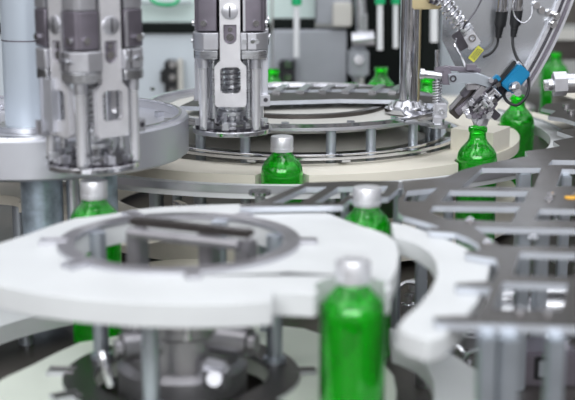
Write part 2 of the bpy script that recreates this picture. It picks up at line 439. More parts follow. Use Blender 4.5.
for a in (-150,-120,-95,-70,-50,-30,-10):
    x, y = TC[0]+.208*math.cos(math.radians(a)), TC[1]+.208*math.sin(math.radians(a))
    b = MB(); b.hexa((x,y,.153),(x,y,.158),.006); b.build('bolt', M['bright'], tf)

bl = thing('support_lattice', 'blurred dark slotted plate behind the steel track, in front of cabinets', 'support frame', tuple(P(330,96,BASE)))
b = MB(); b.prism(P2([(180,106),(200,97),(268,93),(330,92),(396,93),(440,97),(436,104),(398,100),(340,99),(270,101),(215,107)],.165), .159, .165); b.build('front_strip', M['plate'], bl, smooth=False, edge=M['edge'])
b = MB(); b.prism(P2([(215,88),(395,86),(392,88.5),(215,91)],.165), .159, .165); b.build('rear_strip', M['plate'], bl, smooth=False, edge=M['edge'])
for px in (276,300,322,345,372,392):
    a_=P(px,93.5,.165); c_=P(px+10,87,.165); d_=c_-a_
    b = MB(); b.box((a_+c_)/2+Vector((0,0,.002)), (.012, d_.length, .005), RZ(math.degrees(math.atan2(d_.y,d_.x))-90)); b.build('cross_strut', M['steel'], bl)
for px, py in ((300,97),(350,96),(430,100)):
    a_=P(px,py,.165); b = MB(); b.cyl((a_.x,a_.y,.1535 if px<400 else BASE),(a_.x,a_.y,.159),.006); b.build('foot', M['post'], bl)

# polished column on the track
p = P(408,112,.153)
cp = thing('polished_column', 'polished steel column with flange rising from the steel track', 'column', (p.x,p.y,.153))
b = MB(); b.cyl((p.x,p.y,.153),(p.x,p.y,.42),.0135,n=40); b.build('shaft', M['bright'], cp)
b = MB(); b.lathe([(.034,.153),(.034,.159),(.024,.162),(.019,.170),(.0137,.171)], (p.x,p.y,0), 40); b.build('flange', M['bright'], cp)
for a in range(0,360,60):
    b = MB(); x, y = p.x+.028*math.cos(math.radians(a+20)), p.y+.028*math.sin(math.radians(a+20))
    b.cyl((x,y,.159),(x,y,.165),.0035,n=12); b.build('bolt', M['steel'], cp)
PC = p.copy()

# small curved rail seen under the drum
sr = thing('curved_rail', 'short C-shaped polished rail under the grey drum at left', 'rail', tuple(P(150,195,BASE)))
pc = P(124,189,.105)
b = MB(); b.arc((pc.x,pc.y), .072, .080, .062, .080, math.radians(-50), math.radians(40)); b.build('rail', M['bright'], sr)
b = MB(); b.arc((pc.x,pc.y), .02, .0715, .052, .061, math.radians(-100), math.radians(100)); b.build('rail_base', M['cream'], sr)
b = MB(); b.cyl((pc.x-.045,pc.y+.02,BASE),(pc.x-.045,pc.y+.02,.052),.007); b.build('support_post', M['post'], sr)
lg = thing('curved_guide', 'flat cream guide with steel edge under the drum at far left', 'bottle guide', tuple(P(10,190,BASE)))
pc = P(-12,190,.088)
b = MB(); b.arc((pc.x,pc.y), .04, .13, .060, .073, math.radians(-10), math.radians(170)); b.build('guide_plate', M['cream'], lg, bevel=.001)
b = MB(); b.arc((pc.x,pc.y), .124, .130, .0735, .080, math.radians(-10), math.radians(170)); b.build('guide_edge', M['bright'], lg)
b = MB(); b.cyl((pc.x+.02,pc.y+.09,BASE),(pc.x+.02,pc.y+.09,.060),.01); b.build('support_post', M['post'], lg)

# ---------------------------------------------------------------- drum and columns at left
dc = P(40,152.7,.140)
dr = thing('turret_drum', 'wide round satin grey drum with raised rim at the left', 'drum', (dc.x,dc.y,.140))
R = .187
b = MB(); b.lathe([(R-.004,.140),(R,.143),(R,.185),(R-.002,.188),(R-.010,.188),(R-.012,.178),(R-.04,.172),(.06,.170),(.0401,.170),(.0401,.140)], (dc.x,dc.y,0), 128, closed=True); b.build('drum_body', M['drum'], dr)
b = MB(); b.ring((dc.x,dc.y,0), R-.012, R-.0085, .188, .1905, n=128); b.build('rim_lip', M['bright'], dr)
for k in range(16):
    a = math.radians(k*22.5+5); x, y = dc.x+(R-.025)*math.cos(a), dc.y+(R-.025)*math.sin(a)
    b = MB(); b.hexa((x,y,.1745),(x,y,.181),.007); b.build('bolt', M['bright'], dr)
cc = Q(27,60,dc.y)
col = thing('turret_column', 'thick pale blue-grey upright column at the left edge', 'column', (cc.x,cc.y,.17))
b = MB(); b.cyl((cc.x,cc.y,.1705),(cc.x,cc.y,.50),.0300,n=56); b.build('shaft', M['column'], col)
b = MB(); b.ring((cc.x,cc.y,0), .0300, .0304, .2815, .283, n=56); b.build('joint_line', M['gun'], col)
b = MB(); b.ring((cc.x,cc.y,0), .0300, .040, .1705, .177, n=56); b.build('base_collar', M['steel'], col)
for px, r, m, lb, Y in ((42,.0245,'mottled','mottled blue-grey steel pillar under the drum left of the capped bottle',1.50),(73,.0075,'satin','thin bright steel pillar between mottled pillar and capped bottle',1.50),(104,.0165,'mottled','mottled steel pillar half hidden behind the capped bottle',1.53)):
    q = Q(px,195,Y); b = MB(); b.cyl((q.x,q.y,BASE),(q.x,q.y,.141),r,n=36)
    tag(b.build('support_pillar', M[m]), lb, 'pillar', 'pillars under the drum')

# ---------------------------------------------------------------- capping heads
def mm(*a): return tuple(v*.001 for v in a)
def yoke_pts():
    pts = [(-12.5,230),(-12.5,98),(-19.5,90),(-19.5,42),(-17,38),(17,38),(19.5,42),(19.5,90),(12.5,98),(12.5,230)]
    hol = []
    for cx, cz, a0 in ((7,61,-90),(7,84,0),(-7,84,90),(-7,61,180)):
        for k in range(6):
            a = math.radians(a0+18*k); hol.append((cx+5.5*math.cos(a), cz+5.5*math.sin(a)))
    pock = []
    for cx, cz, a0 in ((0,127,180),(0,127,270)):
        for k in range(6):
            a = math.radians(a0+18*k); pock.append((cx+8*math.cos(a), cz+8*math.sin(a)))
    pock += [(8,144),(-8,144)]
    return [mm(*p) for p in pts], [[mm(*p) for p in hol], [mm(*p) for p in pock]]
def capping_head(loc, rz, label):
    t = thing('capping_head', label, 'capping head', loc, world=False)
    t.rotation_euler = (0,0,math.radians(rz)); t.scale = (1,1,.95); t['group'] = 'capping heads'
    b = MB(); b.ring((0,0,0), .020, .050, -.001, .0055, n=72); b.build('base_ring', M['bright'], t, bevel=.0008)
    b = MB()
    b.lathe([mm(22,5),mm(47,5),mm(47,9),mm(22,9)], n=72, closed=True, wob=lambda i,z: 1.0 if (i//2)%2 else .93)
    b.build('toothed_ring', M['dark'], t)
    for k in range(10):
        a = math.radians(36*k+10); b = MB(); x, y = .041*math.cos(a), .041*math.sin(a)
        b.box((x,y,.0125), mm(9,6,7), RZ(36*k+10), bev=.001); b.build('pawl', M['satin'] if k%2 else M['steel'], t)
    b = MB(); b.lathe([mm(.5,-3),mm(13,-3),mm(15,4),mm(19,10),mm(19,14),mm(14,16),mm(14,21),mm(22,23),mm(22,28),mm(17,30),mm(17,34),mm(20,36),mm(20,41),mm(.5,41)], n=40); b.build('chuck', M['steel'], t)
    for k in range(8):
        a = math.radians(45*k+22); b = MB(); b.box((.0185*math.cos(a),.0185*math.sin(a),.018), mm(6,5,11), RZ(45*k+22), bev=.001); b.build('jaw', M['bright'], t)
    b = MB(); b.cyl(mm(0,0,41), mm(0,0,98), .0085, n=28)
    for z in (58,66,74,80): b.lathe([mm(8,z),mm(11.5,z),mm(11.5,z+2.5),mm(8,z+2.5)], n=28, closed=True)
    b.build('spindle', M['steel'], t)
    b = MB(); b.spring(mm(0,0,48), mm(0,0,96), .0135, .0011, 7); b.build('spring', M['bright'], t)
    b = MB(); b.lathe([mm(.5,96),mm(27,96),mm(27,230),mm(.5,230)], n=40); b.build('core', M['dark'], t)
    yp, yh = yoke_pts()
    for k in range(4):
        Rk = RZ(90*k)
        m = Rk @ T(mm(0,-34,0)) @ RX(90)
        b = MB(); b.prism(yp, 0, .007, yh, M_=m)
        y = b.build('yoke', M['head'], t, smooth=False)
        b = MB(); b.box(mm(0,-34.4,132), mm(15,2,24), M_=Rk); b.build('pocket_plate', M['gun'], y)
        for z in (128,138):
            b = MB(); b.cyl(Rk@Vector(mm(0,-35,z)), Rk@Vector(mm(0,-39.5,z)), .0048 if z==128 else .003, n=20); b.build('bolt', M['bright'], y)
        b = MB(); b.lathe([mm(.5,0),mm(10,0),mm(10,1.6),mm(9.2,2),mm(.5,2)], Rk@Vector(mm(0,-41,161)), 36, ax=Rk@Vector((0,-1,0)))
        b.build('disc_screw', M['satin'], y)
        b = MB(); b.box(mm(0,-43.0,161), mm(1.8,.8,15), M_=Rk); b.build('screw_slot', M['dark'], y)
        # corner stack
        for (nm, mt, x0,x1,y0,y1,z0,z1,bv) in (('corner_block','gun',16,43,-44,-16,136,177,1.5),('clamp_block','satin',13,46,-46,-14,112,134,1.5),('clamp_foot','steel',14,45,-44,-15,100,111.5,1),('top_block','satin',17,42,-42,-18,178,232,1.5)):
            c_ = math.sqrt(56**2-x1**2); dg = 56*.707
            pl = [mm(*q_) for q_ in ((x0,y1),(x0,-x1),(c_,-x1),((c_+dg)/2+.8,-(x1+dg)/2-.3),(dg,-dg),((x1+dg)/2+.3,-(c_+dg)/2-.8),(x1,-c_),(x1,y1))]
            b = MB(); b.prism(pl, z0*.001, z1*.001, M_=Rk)
            o = b.build(nm, M[mt], t, bevel=.001)
            if nm == 'corner_block':
                for ax_ in (0,1):
                    pa = Vector(mm(32,-43.5,146)) if ax_==0 else Vector(mm(42.5,-32,146)); pb = pa + (Vector((0,-.003,0)) if ax_==0 else Vector((.003,0,0)))
                    b = MB(); b.cyl(Rk@pa, Rk@pb, .0040, n=18); b.build('bolt', M['bright'], o)
                b = MB(); b.box(mm(17.5,-44.0,156), mm(3,1.2,40), M_=Rk); b.build('edge_strip', M['satin'], o)
            if nm == 'clamp_block':
                for xx in (18,28,33):
                    b = MB(); b.cyl(Rk@Vector(mm(xx,-45.5,123 if xx!=28 else 124)), Rk@Vector(mm(xx,-47.5,123)), .003, n=16); b.build('bolt', M['steel'], o)
                b = MB(); b.box(mm(21,-46.2,123), mm(1.4,1,21), M_=Rk); b.build('groove', M['dark'], o)
        b = MB(); b.cyl(Rk@Vector(mm(31,-34,8)), Rk@Vector(mm(31,-34,90)), .0054, n=28); r_ = b.build('guide_rod', M['rod'], t)
        b = MB(); b.cyl(Rk@Vector(mm(31,-33,88)), Rk@Vector(mm(31,-34,100)), .0068, n=28); b.build('rod_collar', M['satin'], r_)
        b = MB(); b.cyl(Rk@Vector(mm(31,-33,7)), Rk@Vector(mm(31,-33,11)), .0062, n=28); b.build('rod_foot', M['steel'], r_)
        b = MB(); b.cyl(Rk@Vector(mm(22,-22,20)), Rk@Vector(mm(22,-22,100)), .004, n=18); b.build('inner_rod', M['steel'], t)
        if k % 2: continue
        b = MB(); b.box(mm(41.5,-14,72), mm(8,20,56), M_=Rk, bev=.0015); o = b.build('side_cheek', M['drum'], t)
        b = MB(); b.box(mm(42,-27,45), mm(13,10,15), M_=Rk, bev=.001); o2 = b.build('cheek_foot', M['satin'], t)
        b = MB(); b.cyl(Rk@Vector(mm(43,-31.5,46)), Rk@Vector(mm(43,-33,46)), .0028, n=16); b.build('bolt', M['dark'], o2)
    return t
h2 = Vector((-.0700, 1.629, .165)); h1 = Vector((-.210, 1.380, .168))
capping_head(h2, 0, 'capping head in the middle, square to the view, steel spindle in a window')
capping_head(h1, 42, 'nearer capping head at left, turned slightly, hanging over a capped bottle')
# ---------------------------------------------------------------- right mechanism
YG = b5.y            # plane of the gripper
def G3(px, py, dy=0.0): return Q(px, py, YG+dy)
S = 1.37e-3          # metres per pixel there
# brass block and rod
br = thing('brass_bracket', 'flat brass bracket with thin rod behind the polished column', 'bracket', tuple(G3(421,100,.12)))
a = Q(424,3,PC.y); b = MB(); b.box((a.x+.003,a.y,a.z+.002), (.046,.030,.020), bev=.002); b.build('brass_plate', M['brass'], br)
a = Q(420,8,PC.y+.012); c = P(420,106,.153); b = MB(); b.cyl((a.x,a.y+.004,a.z), (a.x,a.y+.004,.153), .0028, n=16); b.build('rod', M['brass'], br)
a = Q(434,3,PC.y-.03); b = MB(); b.cyl((a.x,a.y,a.z-.002),(a.x+.004,a.y,a.z+.012),.008); b.build('fixing_screw', M['dark'], br)
# spring strut
s0 = G3(437,-8,.06); s1 = G3(466,33,.06)
sp = thing('spring_strut', 'diagonal spring strut with clevis pushing down to the gripper', 'strut', tuple(s1))
dv = (s1-s0).normalized()
b = MB(); b.cyl(s0, s1, .0062, n=24); b.build('rod', M['satin'], sp)
b = MB(); b.spring(s0, s1-dv*.006, .0105, .0019, 8); b.build('spring', M['bright'], sp)
b = MB(); b.cyl(s1-dv*.008, s1-dv*.004, .0125, n=28); b.cyl(s1-dv*.003, s1+dv*.001, .0125, n=28); b.build('collar', M['steel'], sp)
rot = dv.to_track_quat('X','Z').to_matrix().to_4x4()
pc = s1+dv*.011
b = MB(); b.box((0,0,0), (.024,.016,.019), M_=T(pc)@rot, bev=.002); b.build('clevis', M['satin'], sp)
b = MB(); q = G3(472,38,.045); b.ring((q.x,q.y,q.z), .003, .0052, -.001, .003, n=24, ax=(0,-1,0)); b.build('pin', M['bright'], sp)
q = G3(460,41,.05)
b = MB(); b.box((0,0,0), (.026,.004,.013), M_=T(q)@RY(60), bev=.001); b.build('dark_link', M['dark'], sp)
b = MB(); b.tube([G3(456,38,.045), G3(455,46,.045), G3(461,56,.03), G3(466,68,.008)], .0017, 8); b.build('link_edge', M['bright'], sp)
b = MB(); b.tube([G3(483,-4,.03), G3(476,10,.03), G3(465,25,.03), G3(463,29,.05)], .0012, 8); tag(b.build('thin_rod', M['dark']), 'thin dark bent rod crossing the grey guard beside the spring', 'rod')
# guard sheet with rim
GY = YG+.14
gsh = thing('round_guard', 'curved shiny grey guard sheet with double steel rim at upper right', 'guard', tuple(Q(505,80,GY)))
gc = Q(162,-136,GY); gr = .603
def gp(a, r): return (gc.x+r*math.cos(math.radians(a)), gc.z+r*math.sin(math.radians(a)))
arc = [gp(a*.5, gr-.009) for a in range(-62, -16)]
sheet = arc + [tuple((Q(446,-60,GY).x, Q(446,-60,GY).z)), tuple((Q(442,40,GY).x, Q(442,40,GY).z)), tuple((Q(458,72,GY).x, Q(458,72,GY).z)), tuple((Q(480,84,GY).x, Q(480,84,GY).z))]
mY = Matrix(((1,0,0,0),(0,0,-1,GY),(0,1,0,0),(0,0,0,1)))
b = MB(); b.prism(sheet, 0, .003, M_=mY); b.build('sheet', M['guard'], gsh)
def rimarc(r0, r1, y0, y1, m, nm, a0=-62, a1=-16):
    pts = [gp(a*.5, r1) for a in range(a0, a1+1)] + [gp(a*.5, r0) for a in range(a1, a0-1, -1)]
    b = MB(); b.prism(pts, y0, y1, M_=mY); b.build(nm, M[m], gsh)
rimarc(gr-.010, gr-.006, -.002, .014, 'satin', 'inner_rim')
rimarc(gr-.006, gr-.001, -.003, .004, 'dark', 'rim_groove')
rimarc(gr-.001, gr+.002, -.002, .012, 'satin', 'middle_rim')
rimarc(gr+.002, gr+.008, -.002, .004, 'gun', 'outer_groove')
rimarc(gr+.008, gr+.012, -.002, .010, 'satin', 'outer_rim')
for a in (-20.6, -21.8):
    x, z = gp(a, gr-.006); b = MB(); b.cyl((x,GY-.014,z),(x,GY-.024,z),.0055,n=20); b.hexa((x,GY-.024,z),(x,GY-.029,z),.0035); b.build('rim_bolt', M['bright'], gsh)
for px, py in ((541,10),(536,5),(549,13)):
    q = Q(px,py,GY-.004); b = MB(); b.cyl((q.x,GY-.0035,q.z),(q.x,GY-.012,q.z),.005,n=18); b.build('sheet_bolt', M['bright'], gsh)
q = Q(476,54,GY-.0045)
lab = thing('yellow_label', 'small yellow warning label stuck at a slant on grey guard', 'label', tuple(q))
b = MB(); b.box((0,0,0), (.023,.0008,.0105), M_=T(q)@RY(-52), bev=.0003); b.build('sticker', M['yellow'], lab)
b = MB()
for row, z in enumerate((.0025,-.0002,-.0029)):
    x = -.008
    while x < .008:
        w = random.uniform(.0012,.0030); b.box((x+w/2,-.0006,z), (w,.0004,.0013), M_=T(q)@RY(-52)); x += w+.0009
b.build('print', M['ink'], lab)
# bracket carrying the guard (post going down to the deck)
b = MB(); q = Q(484,80,GY+.009); b.box((q.x,q.y,(q.z+ZC+.0045)/2), (.014,.012,q.z-ZC-.0045), bev=.002); b.build('guard_post', M['post'], gsh)
# connectors
def connector(px, py, dy, label, m, sc=1.0):
    t = thing('cable_connector', label, 'connector', tuple(G3(px,py,dy)))
    t['group'] = 'connectors on the guard'
    def c(x, y): return G3(px+x, py+y, dy)
    b = MB(); b.cyl(c(5,-20), c(4,-8), .0075*sc, n=24); b.ring(c(4,-8), .0075*sc, .0088*sc, -.002, .002, n=24); b.build('nut', M['bright'], t)
    b = MB(); b.cyl(c(4,-8), c(2,8), .0085*sc, .0078*sc, n=24)
    for k in range(4): b.cyl(c(1.8-.4*k,8+k*3.2), c(1.6-.4*k,10+k*3.2), (.0062-.0006*k)*sc, n=20)
    b.cyl(c(2,8), c(0,20), .0052*sc, .0034*sc, n=20); b.build('plug', M['black'], t)
    return t
connector(513, 17, .06, 'black cable plug with silver nut in front of the guard, sharper one', 0)
connector(498, 18, .115, 'reflection of the sharper plug in the guard sheet, modelled as a second plug', 0, 1.05)  # mirror image in the guard, built as a solid plug
b = MB(); b.tube([G3(513,36,.06),G3(513,46,.05),G3(517,58,.03),G3(525,70,.0),G3(529,84,-.02),G3(526,97,-.03),G3(517,105,-.035),G3(508,102,-.03),G3(504,95,-.02),G3(507,88,-.012)], .0021, 12)
tag(b.build('sensor_cable', M['black']), 'black cable looping from plug round to the blue block', 'cable')
b = MB(); b.tube([G3(498,37,.115),G3(497,45,.115),G3(491,53,.11),G3(483,57,.11)], .0019, 10); tag(b.build('sensor_cable', M['black']), 'soft dark cable modelled below the reflected plug along the guard', 'cable')  # continues the mirrored plug, built as a solid cable
b = MB(); b.tube([G3(516,-3,.05),G3(513,8,.045),G3(516,18,.045),G3(524,23,.045),G3(531,16,.05),G3(532,6,.06)], .0012, 8); tag(b.build('safety_wire', M['bright']), 'thin silver wire loop around the cable plug nut', 'wire')

# blue sensor and gripper carriage, all along a 45 degree slide
ga = 47.0
def R45(a=ga): return RY(-a)
gp0 = G3(497,88,-.01)
grp = thing('bottle_gripper', 'cluttered chrome gripper jaws closing on the open bottle mouth', 'gripper', tuple(G3(480,126,0)))
def gbox(px, py, dy, w, h, dpt, m, nm, a=ga, bev=.0012):
    b = MB(); b.box((0,0,0), (w*S, dpt, h*S), M_=T(G3(px,py,dy))@RY(-a), bev=bev); return b.build(nm, M[m], grp)
def gcyl(px0,py0,px1,py1,dy,r,m,nm,dy1=None):
    b = MB(); b.cyl(G3(px0,py0,dy), G3(px1,py1,dy if dy1 is None else dy1), r*S, n=22); return b.build(nm, M[m], grp)
sl = gbox(497,90,.012,70,10,.010,'satin','slide_rail')
gbox(502,87,.004,56,3,.010,'dark','rail_groove')
gbox(468,98,.016,46,11,.016,'plate','rear_arm', a=50)
gbox(459,98,.004,28,3,.012,'mid','rear_arm', a=50)
gbox(471,99,-.002,28,3,.010,'mid','rear_arm', a=50)
gbox(465,92,.000,10,6,.014,'dark','rear_arm', a=50)
gbox(474,86,-.004,16,6,.014,'mid','cross_link', a=5)
gbox(470,112,.004,22,4,.014,'mid','cross_link', a=-12)
gbox(493,113,-.010,8,14,.008,'dark','back_plate', a=47)
gbox(464,106,.006,20,8,.014,'gun','rear_arm', a=40)
gbox(490,98,.002,40,16,.008,'dark','back_plate', a=47)
gbox(477,96,-.014,22,8,.012,'mid','jaw_block', a=50)
gbox(484,104,-.016,24,6,.012,'satin','jaw_block', a=45)
gbox(478,112,-.020,16,6,.014,'gun','jaw_block', a=38)
gbox(489,95,-.020,12,6,.012,'steel','jaw_block', a=50)
gbox(470,108,-.010,16,5,.016,'bright','jaw_block', a=30)
gbox(492,106,-.008,12,6,.014,'gun','jaw_block', a=60)
gbox(487,113,-.018,10,9,.014,'steel','jaw_block', a=65)
gbox(480,119,-.012,12,5,.018,'satin','jaw_tip', a=70)
gbox(474,118,-.004,10,6,.018,'steel','jaw_tip', a=-50)
gbox(484,119,.004,9,8,.016,'bright','jaw_tip', a=55)
gcyl(470,99,476,106,-.022,3.2,'bright','pin'); gcyl(468,113,474,110,-.020,3,'bright','pin')
gcyl(492,88,500,96,-.022,2.6,'bright','pin'); gcyl(482,100,488,107,-.030,3.2,'steel','pin')
for px, py in ((474,104),(486,99),(479,110),(489,109),(468,116),(493,100),(483,116),(470,103),(497,84),(490,80)):
    b = MB(); q = G3(px,py,-.026); b.hexa(q, q+Vector((.001,-.006,0)), 2.6*S); b.cyl(q+Vector((0,.012,0)), q, 1.6*S, n=14); b.build('bolt', M['bright'] if px%2 else M['satin'], grp)
gcyl(498,78,498,98,-.010,2.2,'dark','damper'); gcyl(494,84,490,94,-.006,2,'dark','damper')
b = MB(); b.spring(G3(490,92,-.02), G3(480,104,-.02), .005, .0012, 5); b.build('spring', M['bright'], grp)
random.seed(11)
for k in range(30):     # small screws, lugs and spacers crowding the jaw carriage
    u = random.uniform(-17, 17); v_ = random.uniform(-7, 8)
    px = 485 + u*math.cos(math.radians(48)) + v_*.72; py = 102 - u*math.sin(math.radians(48)) + v_*.7
    nm = ('screw','lug','spacer')[k % 3]; m_ = ('bright','dark','mid','gun','steel','dark')[k % 6]
    q = G3(px, py, random.uniform(-.030,-.018)); b = MB()
    if nm == 'lug': b.box((0,0,0), (random.uniform(4,8)*S, .012, random.uniform(2,3.5)*S), M_=T(q)@RY(random.choice((-47,43,-20,80))), bev=.0006)
    elif nm == 'screw': b.hexa(q+Vector((0,.012,0)), q+Vector((0,-.003,0)), random.uniform(1.6,2.4)*S)
    else: b.cyl(q, q+Vector((.007,-.002,.007)), random.uniform(1.2,2)*S, n=16)
    b.build(nm, M[m_], grp)
# chuck sleeve that sits on the bottle mouth
b = MB(); b.lathe([mm(7,0),mm(9,0),mm(11.5,7),mm(11.5,12),mm(7,12)], (b5.x+.003,b5.y,.1535), 32, closed=True); b.build('mouth_cone', M['satin'], grp)
# horizontal arm
arm = thing('swing_arm', 'grey horizontal arm with ring bolt joining rod and gripper', 'arm', tuple(G3(437,120,0)))
az = [(448,74),(478,73),(491,78),(497,87),(492,91),(484,86),(474,83),(449,83.5)]
b = MB(); mA = Matrix(((1,0,0,0),(0,0,-1,YG-.010),(0,1,0,0),(0,0,0,1)))
b.prism([(Q(x,y,YG-.016).x, Q(x,y,YG-.016).z) for x,y in az], -.002, .010, M_=mA); b.build('arm_plate', M['post'], arm, bevel=.001)
q = G3(453,78.5,-.021); b = MB(); b.ring(q, .0026, .0046, -.001, .002, n=24, ax=(0,-1,0)); b.build('ring_bolt', M['dark'], arm)
b = MB(); b.cyl(G3(421,73.5,-.006), G3(443,76,-.006), .0052, n=26); b.cyl(G3(420,73.4,-.006), G3(424,73.8,-.006), .0072, n=26); b.build('cross_cylinder', M['steel'], arm)
b = MB(); b.box(G3(446,77,-.006), (.012,.018,.019), bev=.0015); b.build('arm_clamp', M['gun'], arm)
b = MB(); b.box(G3(442,70,-.002), (.020,.014,.009), bev=.001); b.box(G3(462,69,.010), (.050,.012,.006), RY(4), bev=.001); b.box(G3(471,67,.0), (.014,.012,.008), bev=.001); b.build('arm_top_bar', M['gun'], arm)
q0 = G3(437,50,-.004); q1 = G3(437.5,124,-.004)
b = MB(); b.cyl(q0, q1, .0030, n=18); b.build('upright_rod', M['bright'], arm)
b = MB(); b.spring(G3(437,80,-.004), G3(437.3,104,-.004), .0056, .0009, 9); b.build('spring', M['satin'], arm)
q = G3(440,110,-.004); b = MB(); b.box(q, (.018,.018,.022), bev=.002); b.box(q+Vector((-.004,-.006,-.012)), (.012,.012,.012), bev=.002); b.build('rod_block', M['satin'], arm)
q = G3(442,112,-.016); b = MB(); b.ring(q, .002, .0042, -.001, .0015, n=20, ax=(0,-1,0)); b.build('ring_bolt', M['steel'], arm)
q = G3(439,124,-.004); b = MB(); b.box((q.x-.017,q.y+.020,q.z-.0025), (.060,.018,.004), RZ(-48), bev=.001); b.cyl((q.x,q.y,q.z-.004), (q.x,q.y,q.z+.010), .0075, n=26); b.ring((q.x,q.y,0), .0075, .016, q.z-.004, q.z+.001, n=30); b.build('rod_pedestal', M['steel'], arm)
# blue sensor
bs = thing('sensor_block', 'bright blue rectangular sensor block beside the black cable loop', 'sensor', tuple(G3(513,80,-.02)))
b = MB(); b.box((0,0,0), (27*S,.020,15.5*S), M_=T(G3(515,78.5,-.016))@RY(-50), bev=.002); b.build('housing', M['blue'], bs)
b = MB(); b.box((0,0,0), (30*S,.012,4*S), M_=T(G3(505,73,-.012))@RY(-52), bev=.001); b.build('edge_strip', M['black'], bs)
b = MB(); b.box((0,0,0), (8*S,.012,6*S), M_=T(G3(496,79,-.018))@RY(-45), bev=.001); b.build('connector_stub', M['blue'], bs)
b = MB(); q = G3(513,87,-.028); b.cyl(q, q+Vector((.003,-.008,.002)), .0065, n=20); b.hexa(q+Vector((.003,-.008,.002)), q+Vector((.004,-.013,.002)), .004)
q = G3(517,92,-.028); b.cyl(q, q+Vector((.0,-.008,0)), .005, n=20); q = G3(508,94,-.026); b.cyl(q, q+Vector((-.0,-.006,0)), .004, n=20); b.build('knurled_screw', M['steel'], bs)
# nozzle at right edge
nz = thing('hex_nozzle', 'steel hexagonal nut and threaded tip on pipe at right edge', 'nozzle', tuple(G3(560,84,0)))
b = MB(); b.cyl(G3(566,83,0), G3(720,80,0), .0135, n=36); b.build('pipe', M['steel'], nz)
b = MB(); b.hexa(G3(553,84,0), G3(566,83.5,0), .0165); b.build('hex_nut', M['satin'], nz)
b = MB(); b.cyl(G3(548,85,0), G3(553,84.5,0), .008, n=24); b.hexa(G3(544,85.5,0), G3(548,85,0), .0075); b.build('threaded_tip', M['steel'], nz)
q = G3(705,86,0); b = MB(); b.cyl((q.x,q.y,BASE),(q.x,q.y,q.z+.008),.013,n=28); b.build('pipe_stand', M['post'], nz)

# ---------------------------------------------------------------- background
def qbox(mb, x0, y0, x1, y1, Y, th, bev=0):
    a = Q(x0,y0,Y); c = Q(x1,y1,Y)
    mb.box(((a.x+c.x)/2, Y+th/2, (a.z+c.z)/2), (abs(c.x-a.x), th, abs(a.z-c.z)), bev=bev); return mb
YB = 2.95
def zbox(mb, x0, x1, y0, Y, th, zb=BASE, bev=0):
    a = Q(x0,y0,Y); c = Q(x1,y0,Y)
    mb.box(((a.x+c.x)/2, Y+th/2, (a.z+zb)/2), (abs(c.x-a.x), th, a.z-zb), bev=bev); return mb
cab = thing('machine_cabinet', 'pale blue-grey machine cabinet panel behind the capping heads', 'cabinet', tuple(Q(160,100,YB)[:2])+(BASE,))
b = MB(); zbox(b, -60, 271, 32, YB, .12); b.build('lower_panel', M['panel'], cab, bevel=.003)
b = MB(); qbox(b, -60, 23.5, 271, 33.5, YB-.01, .05); b.build('black_trim', M['blackmetal'], cab, bevel=.002)
b = MB(); qbox(b, -60, -40, 271, 23, YB+.03, .05); b.build('window_panel', M['window'], cab)
b = MB(); qbox(b, 138, 2, 192, 3.5, YB+.0, .02); b.build('window_edge', M['greypanel'], cab)
b = MB(); b.tube([Q(148,-6,YB-.06),Q(154,2,YB-.08),Q(165,5,YB-.09),Q(176,3,YB-.08),Q(180,-6,YB-.06)], .004, 10); tag(b.build('hanging_hose', M['greenplastic']), 'thin grey-green hose hanging in a loop before the pale window', 'hose')
for i,(x,lb) in enumerate(((172,'dark hinge block with chrome bolts on the pale cabinet, left one'),(287,'dark hinge block on the grey panel behind the capped bottle'))):
    t = thing('hinge_block', lb, 'hinge', tuple(Q(x,77,YB)), group='hinge blocks on the cabinets')
    yh = YB-.046 if i==0 else YB-.077
    b = MB(); qbox(b, x-8, 61, x+5, 95, yh, .045, .004); qbox(b, x-12, 70, x-6, 84, yh+.01, .035, .004); b.build('hinge_leaf', M['black'], t)
    b = MB(); qbox(b, x+5, 59, x+11 if i==0 else x+8, 94, yh+.006, .039, .004); b.build('hinge_cover', M['pale'] if i==0 else M['dark'], t)
    for yy in (64,77,91):
        q = Q(x+1,yy,yh); b = MB(); b.cyl((q.x,q.y,q.z),(q.x,q.y-.012,q.z),.008,n=16); b.build('bolt', M['bright'], t)
cab2 = thing('machine_cabinet', 'darker grey machine cabinet between middle capping head and polished column', 'cabinet', tuple(Q(312,100,YB-.05)[:2])+(BASE,))
b = MB(); qbox(b, 273, -40, 315, 19, YB+.03, .05); b.build('upper_panel', M['window'], cab2)
b = MB(); qbox(b, 273, 19.5, 315, 29.5, YB-.01, .05); b.build('black_trim', M['blackmetal'], cab2)
b = MB(); zbox(b, 273, 347, 30, YB-.03, .10); b.build('lower_panel', M['greypanel'], cab2, bevel=.003)
b = MB(); qbox(b, 316, -40, 352, 24, YB-.02, .08); b.build('upper_panel', M['greypanel'], cab2, bevel=.003)
b = MB(); qbox(b, 333, 3, 352, 27, YB-.06, .04, .004); b.build('light_box', M['pale'], cab2)
